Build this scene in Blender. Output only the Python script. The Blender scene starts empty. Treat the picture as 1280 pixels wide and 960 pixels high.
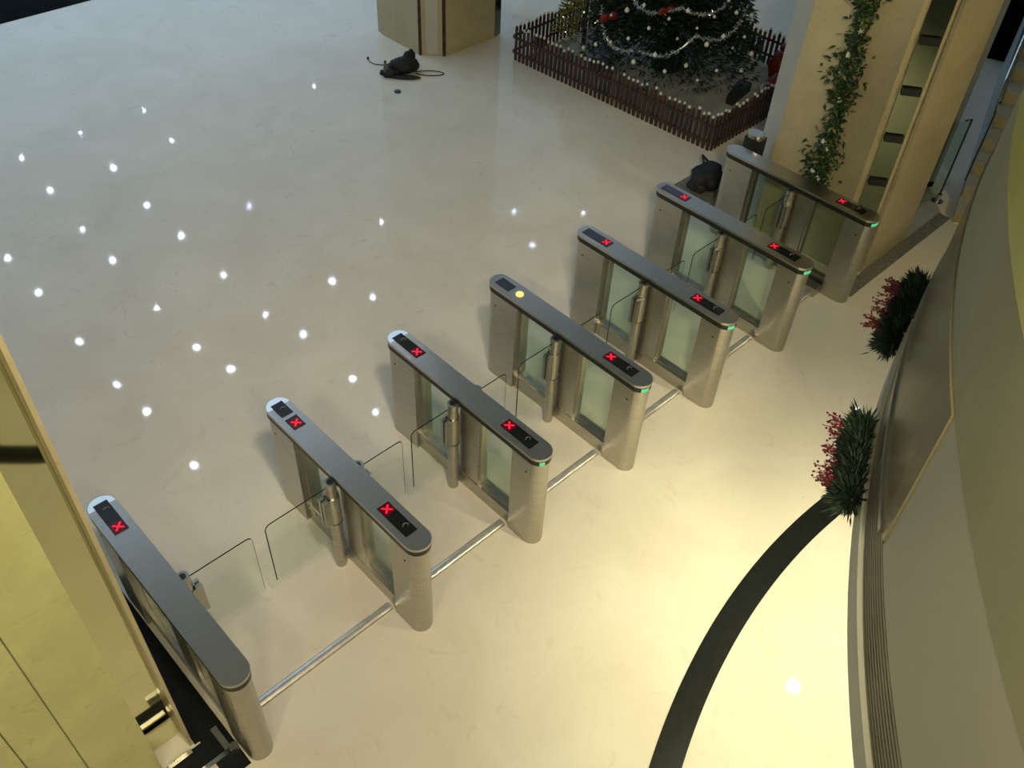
import bpy, bmesh, math, random
from mathutils import Vector, Matrix
PI = math.pi
C = bpy.context.scene.collection
sc = bpy.context.scene
random.seed(7)

# ------------------------------------------------------------------ camera
PITCH, ROLL, CAM_H, FPX = 0.7803, 0.05719, 5.818, 1148.24
F = Vector((0, math.cos(PITCH), -math.sin(PITCH)))
R0 = Vector((1, 0, 0)); U0 = R0.cross(F)
RR = R0*math.cos(ROLL) + U0*math.sin(ROLL)
UU = -R0*math.sin(ROLL) + U0*math.cos(ROLL)
cd = bpy.data.cameras.new('camera'); cam = bpy.data.objects.new('camera', cd); C.objects.link(cam)
M = Matrix((RR, UU, -F)).transposed().to_4x4(); M.translation = (0, 0, CAM_H)
cam.matrix_world = M
cd.sensor_width = 36; cd.lens = FPX/1280*36; cd.clip_start = 0.05; cd.clip_end = 200
sc.camera = cam

# ------------------------------------------------------------------ light and exposure
sc.view_settings.view_transform = 'Standard'; sc.view_settings.look = 'None'
sc.view_settings.gamma = 1; sc.view_settings.use_curve_mapping = False
sc.view_settings.exposure = 0.0
HD = 0.80478                                   # heading of the turnstile row
D = Vector((math.cos(HD), math.sin(HD), 0)); E = Vector((-math.sin(HD), math.cos(HD), 0))
def W(a, b, z=0): return D*a + E*b + Vector((0, 0, z))

w = bpy.data.worlds.new('world'); sc.world = w; w.use_nodes = True
w.node_tree.nodes['Background'].inputs[0].default_value = (0.55, 0.55, 0.45, 1)
w.node_tree.nodes['Background'].inputs[1].default_value = 0.30
def area(name, loc, aim, sx, sy, power, col):
    l = bpy.data.lights.new(name, 'AREA'); l.shape = 'RECTANGLE'; l.size = sx; l.size_y = sy
    l.energy = power; l.color = col
    o = bpy.data.objects.new(name, l); C.objects.link(o); o.location = loc
    o.rotation_euler = (Vector(aim)-Vector(loc)).to_track_quat('-Z', 'Y').to_euler()
    return o
def spot(name, loc, aim, power, col, ang=80, blend=0.6, rad=0.06):
    l = bpy.data.lights.new(name, 'SPOT'); l.energy = power; l.color = col
    l.spot_size = math.radians(ang); l.spot_blend = blend; l.shadow_soft_size = rad
    o = bpy.data.objects.new(name, l); C.objects.link(o); o.location = loc
    o.rotation_euler = (Vector(aim)-Vector(loc)).to_track_quat('-Z', 'Y').to_euler()
    return o
for k in range(9):                             # added unseen fill strips, brighter and cooler towards the far side
    e0 = 11.5+3.0*k; g = (k+0.6)/9
    area('cool_fill_band', W(6, e0, 8.35), W(6, e0, 0), 35.0, 2.98, 200+110*g, (0.58-0.38*g, 0.74-0.22*g, 1.0)).rotation_euler = (0, 0, HD)
for (lx, ly) in ((-1.8, -2.0), (0.2, -3.2), (2.2, -2.4), (1.0, -1.4)):
    spot('warm_fill_spot', (lx, ly, 7.6), (1.4+lx*0.3, 3.6, 0), 390, (1.0, 0.87, 0.56), 120, 1.0, 0.35)  # added warm fill from behind the camera
spot('pillar_fill_spot', (0.3, -1.6, 7.6), (4.0, 7.6, 0.6), 1700, (1.0, 0.86, 0.56), 52, 1.0, 0.3)  # added fill to brighten the garlanded pillar and right floor
spot('hall_fill_spot', (0.9, 0.6, 8.2), (-3.9, 6.2, 0), 1150, (1.0, 0.83, 0.66), 72, 1.0, 0.3)  # added fill for the mid-left floor
spot('pillar_front_fill', (5.0, 5.62, 3.02), (4.2, 8.5, 1.6), 120, (1.0, 0.84, 0.50), 95, 1.0)  # unseen fill added to lift the pillar's front face
spot('balcony_fill_spot', (3.1, 4.7, 3.02), (3.0, 5.3, 0), 150, (1.0, 0.88, 0.58), 120, 1.0)  # added to lift the right floor, placed from the glint on it
spot('balcony_downlight', (2.35, 3.05, 3.02), (2.2, 3.1, 0), 620, (1.0, 0.90, 0.58), 100, 1.0)

# ------------------------------------------------------------------ materials
def srgb(r, g, b):
    f = lambda c: (c/255/12.92) if c/255 <= 0.04045 else ((c/255+0.055)/1.055)**2.4
    return (f(r), f(g), f(b), 1)
def mat(name, col, rough=0.5, metal=0.0, spec=0.5, emit=None, es=0, trans=0, ior=1.45, alpha=1, noise=None, bump=None):
    m = bpy.data.materials.new(name); m.use_nodes = True
    nt = m.node_tree; b = nt.nodes['Principled BSDF']
    b.inputs['Base Color'].default_value = col; b.inputs['Roughness'].default_value = rough
    b.inputs['Metallic'].default_value = metal; b.inputs['Specular IOR Level'].default_value = spec
    b.inputs['IOR'].default_value = ior; b.inputs['Transmission Weight'].default_value = trans
    if emit: b.inputs['Emission Color'].default_value = emit; b.inputs['Emission Strength'].default_value = es
    tc = nt.nodes.new('ShaderNodeTexCoord')
    if noise:                                  # noise: (scale, amount, stretch)
        mp = nt.nodes.new('ShaderNodeMapping'); mp.inputs['Scale'].default_value = noise[2]
        n = nt.nodes.new('ShaderNodeTexNoise'); n.inputs['Scale'].default_value = noise[0]; n.inputs['Detail'].default_value = 6
        r = nt.nodes.new('ShaderNodeValToRGB')
        k = noise[1]
        r.color_ramp.elements[0].position = 0.3; r.color_ramp.elements[1].position = 0.7
        r.color_ramp.elements[0].color = (col[0]*(1-k), col[1]*(1-k), col[2]*(1-k), 1)
        r.color_ramp.elements[1].color = (min(1, col[0]*(1+k)), min(1, col[1]*(1+k)), min(1, col[2]*(1+k)), 1)
        nt.links.new(tc.outputs['Object'], mp.inputs[0]); nt.links.new(mp.outputs[0], n.inputs[0])
        nt.links.new(n.outputs[0], r.inputs[0]); nt.links.new(r.outputs[0], b.inputs['Base Color'])
        if bump:
            bp = nt.nodes.new('ShaderNodeBump'); bp.inputs['Strength'].default_value = bump; bp.inputs['Distance'].default_value = 0.01
            nt.links.new(n.outputs[0], bp.inputs['Height']); nt.links.new(bp.outputs[0], b.inputs['Normal'])
    return m
def marble(name, c1, c2, c3, rough, scale=1.4, spec=0.5):
    m = bpy.data.materials.new(name); m.use_nodes = True; nt = m.node_tree; b = nt.nodes['Principled BSDF']
    b.inputs['Roughness'].default_value = rough; b.inputs['Specular IOR Level'].default_value = spec
    tc = nt.nodes.new('ShaderNodeTexCoord')
    n = nt.nodes.new('ShaderNodeTexNoise'); n.inputs['Scale'].default_value = scale; n.inputs['Detail'].default_value = 9; n.inputs['Roughness'].default_value = 0.62; n.inputs['Distortion'].default_value = 0.7
    r = nt.nodes.new('ShaderNodeValToRGB'); r.color_ramp.elements[0].position = 0.32; r.color_ramp.elements[1].position = 0.68
    r.color_ramp.elements[0].color = c1; r.color_ramp.elements[1].color = c2
    n2 = nt.nodes.new('ShaderNodeTexNoise'); n2.inputs['Scale'].default_value = scale*5; n2.inputs['Detail'].default_value = 8; n2.inputs['Distortion'].default_value = 1.5
    r2 = nt.nodes.new('ShaderNodeValToRGB'); r2.color_ramp.elements[0].position = 0.60; r2.color_ramp.elements[1].position = 0.72
    r2.color_ramp.elements[0].color = (0, 0, 0, 1); r2.color_ramp.elements[1].color = (0.6, 0.6, 0.6, 1)
    mx = nt.nodes.new('ShaderNodeMixRGB'); mx.inputs[2].default_value = c3
    L = nt.links.new
    L(tc.outputs['Object'], n.inputs[0]); L(tc.outputs['Object'], n2.inputs[0]); L(n.outputs[0], r.inputs[0]); L(n2.outputs[0], r2.inputs[0])
    L(r2.outputs[0], mx.inputs[0]); L(r.outputs[0], mx.inputs[1]); L(mx.outputs[0], b.inputs['Base Color'])
    return m
M_floor = marble('cream_marble', (0.59, 0.55, 0.445, 1), (0.66, 0.625, 0.52, 1), (0.55, 0.49, 0.38, 1), 0.036, 1.1, spec=0.11)
M_wall = marble('beige_marble', (0.40, 0.345, 0.20, 1), (0.48, 0.42, 0.25, 1), (0.34, 0.27, 0.14, 1), 0.3, 3.0)
M_yel = marble('yellow_marble', (0.45, 0.45, 0.19, 1), (0.54, 0.55, 0.25, 1), (0.38, 0.35, 0.12, 1), 0.3, 2.5)
M_yel2 = marble('golden_marble', (0.42, 0.39, 0.08, 1), (0.48, 0.45, 0.10, 1), (0.40, 0.31, 0.07, 1), 0.35, 2.0)
M_fascia = mat('fascia_paint', (0.36, 0.345, 0.265, 1), 0.5, noise=(2, 0.03, (1, 1, 1)))
M_pale = mat('pale_lip_paint', (0.42, 0.42, 0.34, 1), 0.5, noise=(2, 0.03, (1, 1, 1)))
M_olive = mat('fascia_stone', (0.27, 0.26, 0.155, 1), 0.55, noise=(2.5, 0.07, (1, 1, 1)))
M_white = mat('white_paint', (0.62, 0.60, 0.50, 1), 0.5, noise=(2, 0.03, (1, 1, 1)))
M_black = mat('black_granite', (0.009, 0.011, 0.009, 1), 0.3, spec=0.2, noise=(14, 0.3, (1, 1, 1)))
M_dark = mat('dark_floor', (0.006, 0.008, 0.007, 1), 0.9, spec=0.03, noise=(5, 0.4, (1, 1, 1)))
M_mat = mat('black_mat', (0.006, 0.008, 0.008, 1), 0.7, spec=0.2, noise=(60, 0.5, (1, 1, 1)))
M_chamf = mat('chamfer_mirror_grey', (0.47, 0.46, 0.40, 1), 0.35, noise=(3, 0.05, (1, 1, 1)))  # flat grey painted for the floor mirrored in the chamfer strips
M_gran = mat('grey_granite', (0.16, 0.16, 0.13, 1), 0.3, noise=(30, 0.35, (1, 1, 1)))
M_ceil = mat('ceiling_paint', (0.62, 0.62, 0.58, 1), 0.8, noise=(1, 0.03, (1, 1, 1)))
M_steel = mat('brushed_steel', (0.47, 0.455, 0.40, 1), 0.34, 1.0, noise=(9, 0.10, (1, 1, 8)))
M_lid = mat('satin_steel', (0.50, 0.48, 0.42, 1), 0.30, 1.0, noise=(9, 0.06, (1, 8, 1)))
M_chrome = mat('chrome', (0.75, 0.75, 0.73, 1), 0.14, 1.0, noise=(20, 0.08, (1, 1, 1)))
M_alu = mat('dull_aluminium', (0.62, 0.61, 0.56, 1), 0.32, 0.7, noise=(20, 0.12, (1, 1, 1)))
M_gap = mat('black_rubber', (0.012, 0.014, 0.010, 1), 0.4, noise=(30, 0.3, (1, 1, 1)))
M_panel = mat('black_display_glass', (0.008, 0.009, 0.007, 1), 0.08, noise=(30, 0.3, (1, 1, 1)))
M_red = mat('red_led', (0.5, 0.0, 0.01, 1), 0.4, emit=(1.0, 0.02, 0.06, 1), es=0.85)
M_redglow = mat('red_display_window', (0.05, 0.0, 0.003, 1), 0.2, emit=(0.6, 0.0, 0.02, 1), es=0.08)
M_green = mat('green_led', (0.05, 0.4, 0.2, 1), 0.4, emit=(0.12, 0.62, 0.30, 1), es=0.65)
M_blue = mat('blue_sheen_cap', (0.4, 0.5, 0.6, 1), 0.25, emit=(0.45, 0.68, 0.95, 1), es=0.42)  # weak glow painted in for a blue reflection on the lid tips
M_amber = mat('amber_lamp', (0.9, 0.5, 0.1, 1), 0.3, emit=(1.0, 0.55, 0.16, 1), es=1.3)
M_icon = mat('grey_print', (0.16, 0.17, 0.16, 1), 0.3, noise=(30, 0.1, (1, 1, 1)))
M_edge = mat('glass_edge', (0.015, 0.022, 0.014, 1), 0.2, noise=(30, 0.2, (1, 1, 1)))
M_gmirror = mat('green_tinted_mirror', (0.19, 0.22, 0.15, 1), 0.06, 1.0, noise=(3, 0.05, (1, 1, 1)))
M_mirror = mat('bronze_mirror', (0.70, 0.70, 0.46, 1), 0.04, 1.0, noise=(3, 0.03, (1, 1, 1)))
M_wood = mat('picket_wood', (0.050, 0.024, 0.013, 1), 0.6, noise=(12, 0.5, (1, 1, 0.2)))
M_snow = mat('snow_flock', (0.62, 0.62, 0.52, 1), 0.9, noise=(25, 0.1, (1, 1, 1)), bump=0.5)
M_cloth = mat('grey_snow_cloth', (0.30, 0.31, 0.28, 1), 0.9, noise=(5, 0.2, (1, 1, 1)), bump=0.6)
M_leaf = mat('fir_needles', (0.007, 0.018, 0.009, 1), 0.6, noise=(8, 0.6, (1, 1, 1)))
M_leaf2 = mat('garland_leaves', (0.020, 0.050, 0.012, 1), 0.5, noise=(9, 0.6, (1, 1, 1)))
M_leaf3 = mat('yellow_green_leaves', (0.16, 0.16, 0.035, 1), 0.5, noise=(9, 0.6, (1, 1, 1)))
M_berry = mat('red_berries', (0.085, 0.002, 0.006, 1), 0.4, noise=(9, 0.3, (1, 1, 1)))
M_redcl = mat('red_cloth', (0.20, 0.018, 0.012, 1), 0.6, noise=(9, 0.3, (1, 1, 1)))
M_tinsel = mat('silver_tinsel', (0.62, 0.68, 0.68, 1), 0.3, 0.7, noise=(30, 0.2, (1, 1, 1)))
M_orn = mat('pearl_ornament', (0.72, 0.74, 0.66, 1), 0.2, noise=(5, 0.05, (1, 1, 1)))
M_bulb = mat('lit_bulb', (1, 1, 0.8, 1), 0.3, emit=(1.0, 0.95, 0.6, 1), es=1.6)
M_trunk = mat('bark', (0.05, 0.03, 0.02, 1), 0.8, noise=(12, 0.4, (1, 1, 1)))
M_navy = mat('navy_wrap', (0.05, 0.06, 0.12, 1), 0.4, noise=(5, 0.2, (1, 1, 1)))
M_blackf = mat('black_fabric', (0.010, 0.011, 0.013, 1), 0.7, noise=(20, 0.4, (1, 1, 1)), bump=0.6)
M_greyfloor = mat('grey_tile', (0.34, 0.35, 0.32, 1), 0.3, noise=(3, 0.1, (1, 1, 1)))
M_stair = marble('stair_marble', (0.34, 0.28, 0.15, 1), (0.42, 0.36, 0.20, 1), (0.24, 0.17, 0.08, 1), 0.3, 3)
M_bluegrey = mat('blue_grey_panel', (0.24, 0.27, 0.27, 1), 0.4, noise=(3, 0.1, (1, 1, 1)))
M_rib = mat('ribbed_brown', (0.15, 0.13, 0.085, 1), 0.4, noise=(4, 0.2, (1, 1, 1)))
M_board = mat('brown_lacquer', (0.15, 0.13, 0.075, 1), 0.22, noise=(2, 0.15, (1, 1, 1)))
M_lamp = mat('downlight_led', (1, 1, 1, 1), 0.4, emit=(0.70, 0.84, 1.0, 1), es=400)
M_lampw = mat('warm_downlight_led', (1, 1, 1, 1), 0.4, emit=(1.0, 0.9, 0.65, 1), es=30)
def glassmat(name, tint, refl=0.08):
    m = bpy.data.materials.new(name); m.use_nodes = True; nt = m.node_tree; nt.nodes.clear()
    o = nt.nodes.new('ShaderNodeOutputMaterial'); t = nt.nodes.new('ShaderNodeBsdfTransparent'); g = nt.nodes.new('ShaderNodeBsdfGlossy')
    mx = nt.nodes.new('ShaderNodeMixShader'); lw = nt.nodes.new('ShaderNodeLayerWeight'); lw.inputs[0].default_value = 0.5
    pw = nt.nodes.new('ShaderNodeMath'); pw.operation = 'POWER'; pw.inputs[1].default_value = 4; nt.links.new(lw.outputs['Facing'], pw.inputs[0])
    fr = nt.nodes.new('ShaderNodeMath'); fr.operation = 'MULTIPLY_ADD'; fr.inputs[1].default_value = 0.5; fr.inputs[2].default_value = 0.03; nt.links.new(pw.outputs[0], fr.inputs[0])
    t.inputs[0].default_value = tint; g.inputs['Roughness'].default_value = 0.03
    nt.links.new(fr.outputs[0], mx.inputs[0]); nt.links.new(t.outputs[0], mx.inputs[1]); nt.links.new(g.outputs[0], mx.inputs[2]); nt.links.new(mx.outputs[0], o.inputs[0])
    return m
M_glass = glassmat('clear_glass', (0.96, 0.98, 0.96, 1))
M_gglass = glassmat('green_glass', (0.86, 0.93, 0.88, 1))

# ------------------------------------------------------------------ mesh helpers
def nb(): return bmesh.new()
def obj(name, bm, m, parent=None, smooth=False, bevel=0):
    if bevel:
        bmesh.ops.bevel(bm, geom=[e for e in bm.edges if len(e.link_faces) == 2 and e.calc_face_angle(0) > 0.5], offset=bevel, segments=2, affect='EDGES')
    bmesh.ops.recalc_face_normals(bm, faces=bm.faces)
    me = bpy.data.meshes.new(name); bm.to_mesh(me); bm.free()
    if smooth:
        for p in me.polygons: p.use_smooth = True
    me.materials.append(m)
    o = bpy.data.objects.new(name, me); C.objects.link(o)
    if parent: o.parent = parent
    return o
def tag(o, label, cat, group=None, kind=None):
    if label: o['label'] = label
    if cat: o['category'] = cat
    if group: o['group'] = group
    if kind: o['kind'] = kind
    return o
def thing(name, label, cat, loc=(0, 0, 0), rz=0, group=None):
    o = bpy.data.objects.new(name, None); C.objects.link(o); o.location = loc; o.rotation_euler = (0, 0, rz)
    o.empty_display_size = 0.1
    return tag(o, label, cat, group)
def struct(name, bm, m, loc=(0, 0, 0), rz=0, bevel=0, smooth=False):
    o = obj(name, bm, m, None, smooth, bevel); o['kind'] = 'structure'; o.location = loc; o.rotation_euler = (0, 0, rz); return o
def box(bm, x0, x1, y0, y1, z0, z1):
    v = [bm.verts.new((x, y, z)) for z in (z0, z1) for x, y in ((x0, y0), (x1, y0), (x1, y1), (x0, y1))]
    for f in ((3, 2, 1, 0), (4, 5, 6, 7), (0, 1, 5, 4), (1, 2, 6, 5), (2, 3, 7, 6), (3, 0, 4, 7)): bm.faces.new([v[i] for i in f])
def prism(bm, pts, z0, z1, f=None):
    a = [bm.verts.new((x, y, z0)) for x, y in pts]; b = [bm.verts.new((x, y, z1)) for x, y in pts]
    n = len(pts); bm.faces.new(a[::-1]); bm.faces.new(b)
    for i in range(n): bm.faces.new((a[i], a[(i+1) % n], b[(i+1) % n], b[i]))
def cyl(bm, x, y, z0, z1, r, n=20, r2=None):
    r2 = r if r2 is None else r2
    a = [bm.verts.new((x+r*math.cos(2*PI*i/n), y+r*math.sin(2*PI*i/n), z0)) for i in range(n)]
    b = [bm.verts.new((x+r2*math.cos(2*PI*i/n), y+r2*math.sin(2*PI*i/n), z1)) for i in range(n)]
    bm.faces.new(a[::-1]); bm.faces.new(b)
    for i in range(n): bm.faces.new((a[i], a[(i+1) % n], b[(i+1) % n], b[i]))
def tube(bm, pts, r, n=8):
    pts = [Vector(p) for p in pts]; rings = []
    for i, p in enumerate(pts):
        t = (pts[min(i+1, len(pts)-1)]-pts[max(i-1, 0)]).normalized()
        s = t.cross(Vector((0, 0, 1)) if abs(t.z) < 0.95 else Vector((1, 0, 0))).normalized(); u = t.cross(s)
        rr = r[i] if isinstance(r, (list, tuple)) else r
        rings.append([bm.verts.new(p+(s*math.cos(2*PI*k/n)+u*math.sin(2*PI*k/n))*rr) for k in range(n)])
    for a, b in zip(rings, rings[1:]):
        for k in range(n): bm.faces.new((a[k], a[(k+1) % n], b[(k+1) % n], b[k]))
    bm.faces.new(rings[0][::-1]); bm.faces.new(rings[-1])
def stadium(x0, x1, y0, y1, n=10, both=True):
    """outline long in y; rounded at y1 (and at y0 when both)"""
    r = (x1-x0)/2; cx = (x0+x1)/2; pts = []
    if both: pts += [(cx+r*math.cos(PI+PI*i/n), y0+r+r*math.sin(PI+PI*i/n)) for i in range(n+1)]
    else: pts += [(x0, y0), (x1, y0)]
    pts += [(cx+r*math.cos(PI*i/n), y1-r+r*math.sin(PI*i/n)) for i in range(n+1)]
    return pts
def sphere(bm, c, r, seg=10, rings=6, sc_=(1, 1, 1)):
    bmesh.ops.create_uvsphere(bm, u_segments=seg, v_segments=rings, radius=r, matrix=Matrix.Translation(c) @ Matrix.Diagonal((*sc_, 1)))
def leafcard(bm, p, d, L, wd):
    """small pointed three dimensional leaf blade (folded along its rib)"""
    d = d.normalized(); s = d.cross(Vector((random.uniform(-1, 1), random.uniform(-1, 1), random.uniform(-1, 1)))).normalized(); u = s.cross(d)
    a = bm.verts.new(p); b = bm.verts.new(p+d*L*.45+s*wd+u*wd*.4); c = bm.verts.new(p+d*L); e = bm.verts.new(p+d*L*.45-s*wd+u*wd*.4)
    bm.faces.new((a, b, c)); bm.faces.new((a, c, e))
def ringsec(bm, cx, cy, r0, r1, z0, z1, a0, a1, n):
    A = [a0+(a1-a0)*i/n for i in range(n+1)]
    cols = [[bm.verts.new((cx+r*math.cos(a), cy+r*math.sin(a), z)) for r, z in ((r0, z0), (r1, z0), (r1, z1), (r0, z1))] for a in A]
    for p, q in zip(cols, cols[1:]):
        for k in range(4): bm.faces.new((p[k], p[(k+1) % 4], q[(k+1) % 4], q[k]))
    bm.faces.new(cols[0]); bm.faces.new(cols[-1][::-1])

# ------------------------------------------------------------------ the hall
CX, CY, RB = 6.387, 0.479, 5.335
bm = nb(); box(bm, -12, 24, -10, 38, -0.2, 0); struct('floor', bm, M_floor, rz=HD)
bm = nb(); box(bm, -12, 24, -10, 38, 8.4, 8.6); struct('ceiling', bm, M_ceil, rz=HD)
bm = nb(); box(bm, -12.3, -12, -10, 38, 0, 8.4); struct('wall_left', bm, M_white, rz=HD)
bm = nb(); box(bm, 24, 24.3, -10, 38, 0, 8.4); struct('wall_right', bm, M_white, rz=HD)
bm = nb(); box(bm, -12, 24, 38, 38.3, 0, 8.4); struct('wall_far', bm, M_white, rz=HD)
bm = nb(); box(bm, -12, 24, -10.3, -10, 0, 8.4); struct('wall_near', bm, M_white, rz=HD)
bm = nb(); box(bm, -11.9, 9.0, 14.085, 22, 0.0, 0.012); struct('trim_1', bm, M_dark, rz=HD)
# black band inlaid in an arc under the balcony
bm = nb(); cols = []
for k in range(141):
    a = math.radians(128+134*k/140); u = min(1, max(0, (math.degrees(a)-166)/11)); g = 0.46*u*u*(3-2*u)
    cols.append([bm.verts.new((CX+r*math.cos(a), CY+r*math.sin(a), z)) for r, z in ((5.542+g, -0.01), (5.737+g, -0.01), (5.737+g, 0.004), (5.542+g, 0.004))])
for p, q in zip(cols, cols[1:]):
    for k in range(4): bm.faces.new((p[k], p[(k+1) % 4], q[(k+1) % 4], q[k]))
struct('trim_2', bm, M_black)
# grey granite border in front of the clad pillar and stairs
bm = nb(); box(bm, 7.70, 9.82, 2.695, 2.835, 0, 0.012); struct('trim_3', bm, M_gran, rz=HD)
# blue grey floor corner behind the border
bm = nb(); prism(bm, [(9.05, 2.82), (9.84, 2.82), (10.35, 3.3), (10.1, 4.6), (9.05, 4.6)], 0, 0.010); struct('trim_4', bm, M_greyfloor, rz=HD)

# balcony drum, the curved storey edge at the right
a0, a1 = math.radians(118), math.radians(262)
def drum(name, r, z0, z1, m, A0=a0, A1=a1, n=96, depth=0.5):
    b = nb(); ringsec(b, CX, CY, r-depth, r, z0, z1, A0, A1, n); return struct(name, b, m)
drum('balcony_slab', RB-0.5, 3.12, 5.0, M_white, n=96, depth=4.2)
drum('trim_5', RB+0.022, 3.14, 3.245, M_pale)
b = nb()
nr = 9
seam = math.radians(161.2)
for k in range(nr):
    z = 3.245+k*0.205/nr
    ringsec(b, CX, CY, RB-0.5, RB-0.005, z, z+0.205/nr, seam, a1, 80)
    ringsec(b, CX, CY, RB-0.5, RB+0.004, z+0.004, z+0.205/nr-0.006, seam, a1, 80)
struct('trim_6', b, M_rib)
drum('trim_7', RB+0.004, 3.245, 3.45, M_board, a0, seam, 40)
drum('balcony_fascia', RB+0.003, 3.45, 4.05, M_fascia, math.radians(166.1), a1)
drum('trim_8', RB+0.004, 4.05, 4.45, M_olive)
drum('balcony_parapet', RB+0.005, 4.45, 5.25, M_yel2)
o = drum('fascia_board', RB+0.011, 3.47, 4.05, M_board, a0, math.radians(166.1), 44, 0.06)
del o['kind']; tag(o, 'long brown lacquered board curving along the balcony edge at the right', 'board')
o = drum('metal_edge_strip', RB+0.020, 3.452, 3.478, M_steel, a0, math.radians(165.6), 44, 0.05)
del o['kind']; tag(o, 'thin pale metal strip under the brown board on the balcony edge', 'trim')

# ------------------------------------------------------------------ marble pillars
def pillar(name, pts, z1, clads, joints, mirrors):
    pass
def prism_de(name, pts, z0, z1, m, bevel=0.004):
    b = nb(); prism(b, pts, z0, z1); return struct(name, b, m, rz=HD, bevel=bevel)
# pillar beside the last turnstile: chamfered square, mirror strips in the chamfers
H = 8.4
prism_de('pillar', [(7.99, 3.12), (8.17, 2.87), (9.08, 2.87), (9.25, 3.05), (9.25, 4.2), (9.08, 4.37), (8.20, 4.37), (7.99, 4.09)], 0, H, M_wall)
# cladding slabs standing proud, with horizontal joints
b = nb()
for k in range(3):
    z0, z1 = 0.0+k*2.9+0.003*(k > 0), min(H, (k+1)*2.9)
    box(b, 7.965, 7.992, 3.12, 4.09, z0, z1)
    box(b, 8.15, 9.06, 2.84, 2.872, z0, z1)
struct('trim_9', b, M_wall, rz=HD, bevel=0.002)
ch = [(7.97, 3.10), (8.12, 2.885)]      # chamfer line at the near corner
def strip(name, p, q, off, th, m, z0, z1, inset=0.0):
    p = Vector(p); q = Vector(q); t = (q-p).normalized(); nrm = Vector((-t.y, t.x))
    if nrm.dot(Vector((1, 0.3))) > 0: nrm = -nrm
    p = p+t*inset; q = q-t*inset
    return [tuple(p+nrm*off), tuple(q+nrm*off), tuple(q+nrm*(off+th)), tuple(p+nrm*(off+th))]
b = nb(); prism(b, strip('', (7.99, 3.12), (8.17, 2.87), 0.0, 0.012, None, 0, H, 0.055), 0.02, H); struct('pillar_mirror', b, M_gmirror, rz=HD)
b = nb(); prism(b, [(8.20, 4.372), (7.988, 4.092), (7.976, 4.100), (8.19, 4.384)], 0.02, H); struct('trim_14', b, M_chamf, rz=HD)
for k in range(7):
    z = 1.07+0.47*k if k < 4 else 2.9+0.5*(k-4)
    b = nb(); p = strip('', (7.99, 3.12), (8.17, 2.87), 0.012, 0.03, None, 0, 0, 0.07)
    prism(b, p, z-0.035, z+0.035); o = obj('mirror_clamp', b, M_gap, bevel=0.006); o.rotation_euler = (0, 0, HD)
    tag(o, 'black clamp block holding the mirror strip of the garlanded pillar', 'clamp', 'clamps on the pillar mirror')
# far pillar by the fenced tree
prism_de('pillar.001', [(7.81, 9.62), (8.02, 9.42), (9.10, 9.42), (9.14, 9.5), (9.14, 10.6), (9.0, 10.8), (8.0, 10.8), (7.81, 10.6)], 0, H, M_wall)
b = nb()
for k in range(3):
    z0, z1 = k*2.9+0.003*(k > 0), min(H, (k+1)*2.9)
    box(b, 7.785, 7.812, 9.66, 10.5, z0, z1)
    box(b, 8.06, 8.98, 9.39, 9.422, z0, z1)
struct('trim_10', b, M_wall, rz=HD, bevel=0.002)
b = nb(); prism(b, strip('', (7.81, 9.62), (8.02, 9.42), 0.0, 0.012, None, 0, H, 0.06), 0.02, H); struct('trim_16', b, M_chamf, rz=HD)
b = nb(); box(b, 9.0, 9.11, 9.405, 9.418, 0.02, H); struct('trim_17', b, M_gmirror, rz=HD)
b = nb()
for gx, gy in ((7.800, 9.640), (8.035, 9.408)): cyl(b, gx, gy, 0.0, H, 0.022, 12)
struct('trim_15', b, M_trunk, rz=HD)
# near left pillar
b = nb(); box(b, -3.0, 0.245, 3.08, 4.5, 0, H); box(b, 0.245, 0.44, 3.20, 4.5, 0, H); struct('pillar.002', b, M_yel, rz=HD)
b = nb()
for (x0, x1) in ((-0.075, 0.243), (-0.30, -0.083), (-0.75, -0.308), (-1.5, -0.758)):
    for k in range(7):
        z0 = 0 if k == 0 else k*1.0+0.004; box(b, x0, x1, 3.05, 3.081, z0, min(H, (k+1)*1.0) if k < 6 else H)
struct('trim_11', b, M_yel, rz=HD, bevel=0.0015)
b = nb(); box(b, 0.247, 0.438, 3.188, 3.20, 0.03, H); struct('pillar_mirror.001', b, M_mirror, rz=HD)
b = nb(); box(b, 0.440, 0.462, 3.07, 3.22, 0, H); struct('trim_12', b, M_wall, rz=HD, bevel=0.002)

# ------------------------------------------------------------------ ceiling downlights
LIT = [(6.24, 25.59), (6.14, 23.56), (5.97, 21.33), (4.08, 21.35), (4.06, 19.6), (8.1, 25.87), (7.93, 23.52), (7.73, 21.26), (5.94, 19.63), (10.11, 25.88), (9.88, 23.81), (7.72, 19.46), (5.84, 17.28), (3.99, 17.35), (3.97, 15.56), (7.68, 17.36), (5.84, 15.48), (4.06, 14.41), (2.13, 15.52), (2.06, 14.38), (7.61, 15.43), (6.03, 14.37), (4.03, 12.48), (7.87, 14.3), (9.52, 15.44), (9.88, 14.31), (7.84, 12.38), (7.59, 11.24), (14.99, 14.7), (11.97, 16.64), (16.39, 13.45), (14.29, 13.29), (15.42, 4.38), (9.74, 19.51), (15.6, 21.03), (14.98, 23.95)]
SMALL = {(14.99, 14.7), (11.97, 16.64), (16.39, 13.45), (14.29, 13.29), (9.74, 19.51), (15.6, 21.03), (14.98, 23.95), (6.24, 25.59), (8.1, 25.87), (10.11, 25.88), (9.88, 23.81)}
b = nb(); cyl(b, 0, 0, -0.012, 0, 0.062, 20); lamp_me = obj('lamp_disc', b, M_lamp).data; bpy.data.objects.remove(bpy.data.objects['lamp_disc'])
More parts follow.
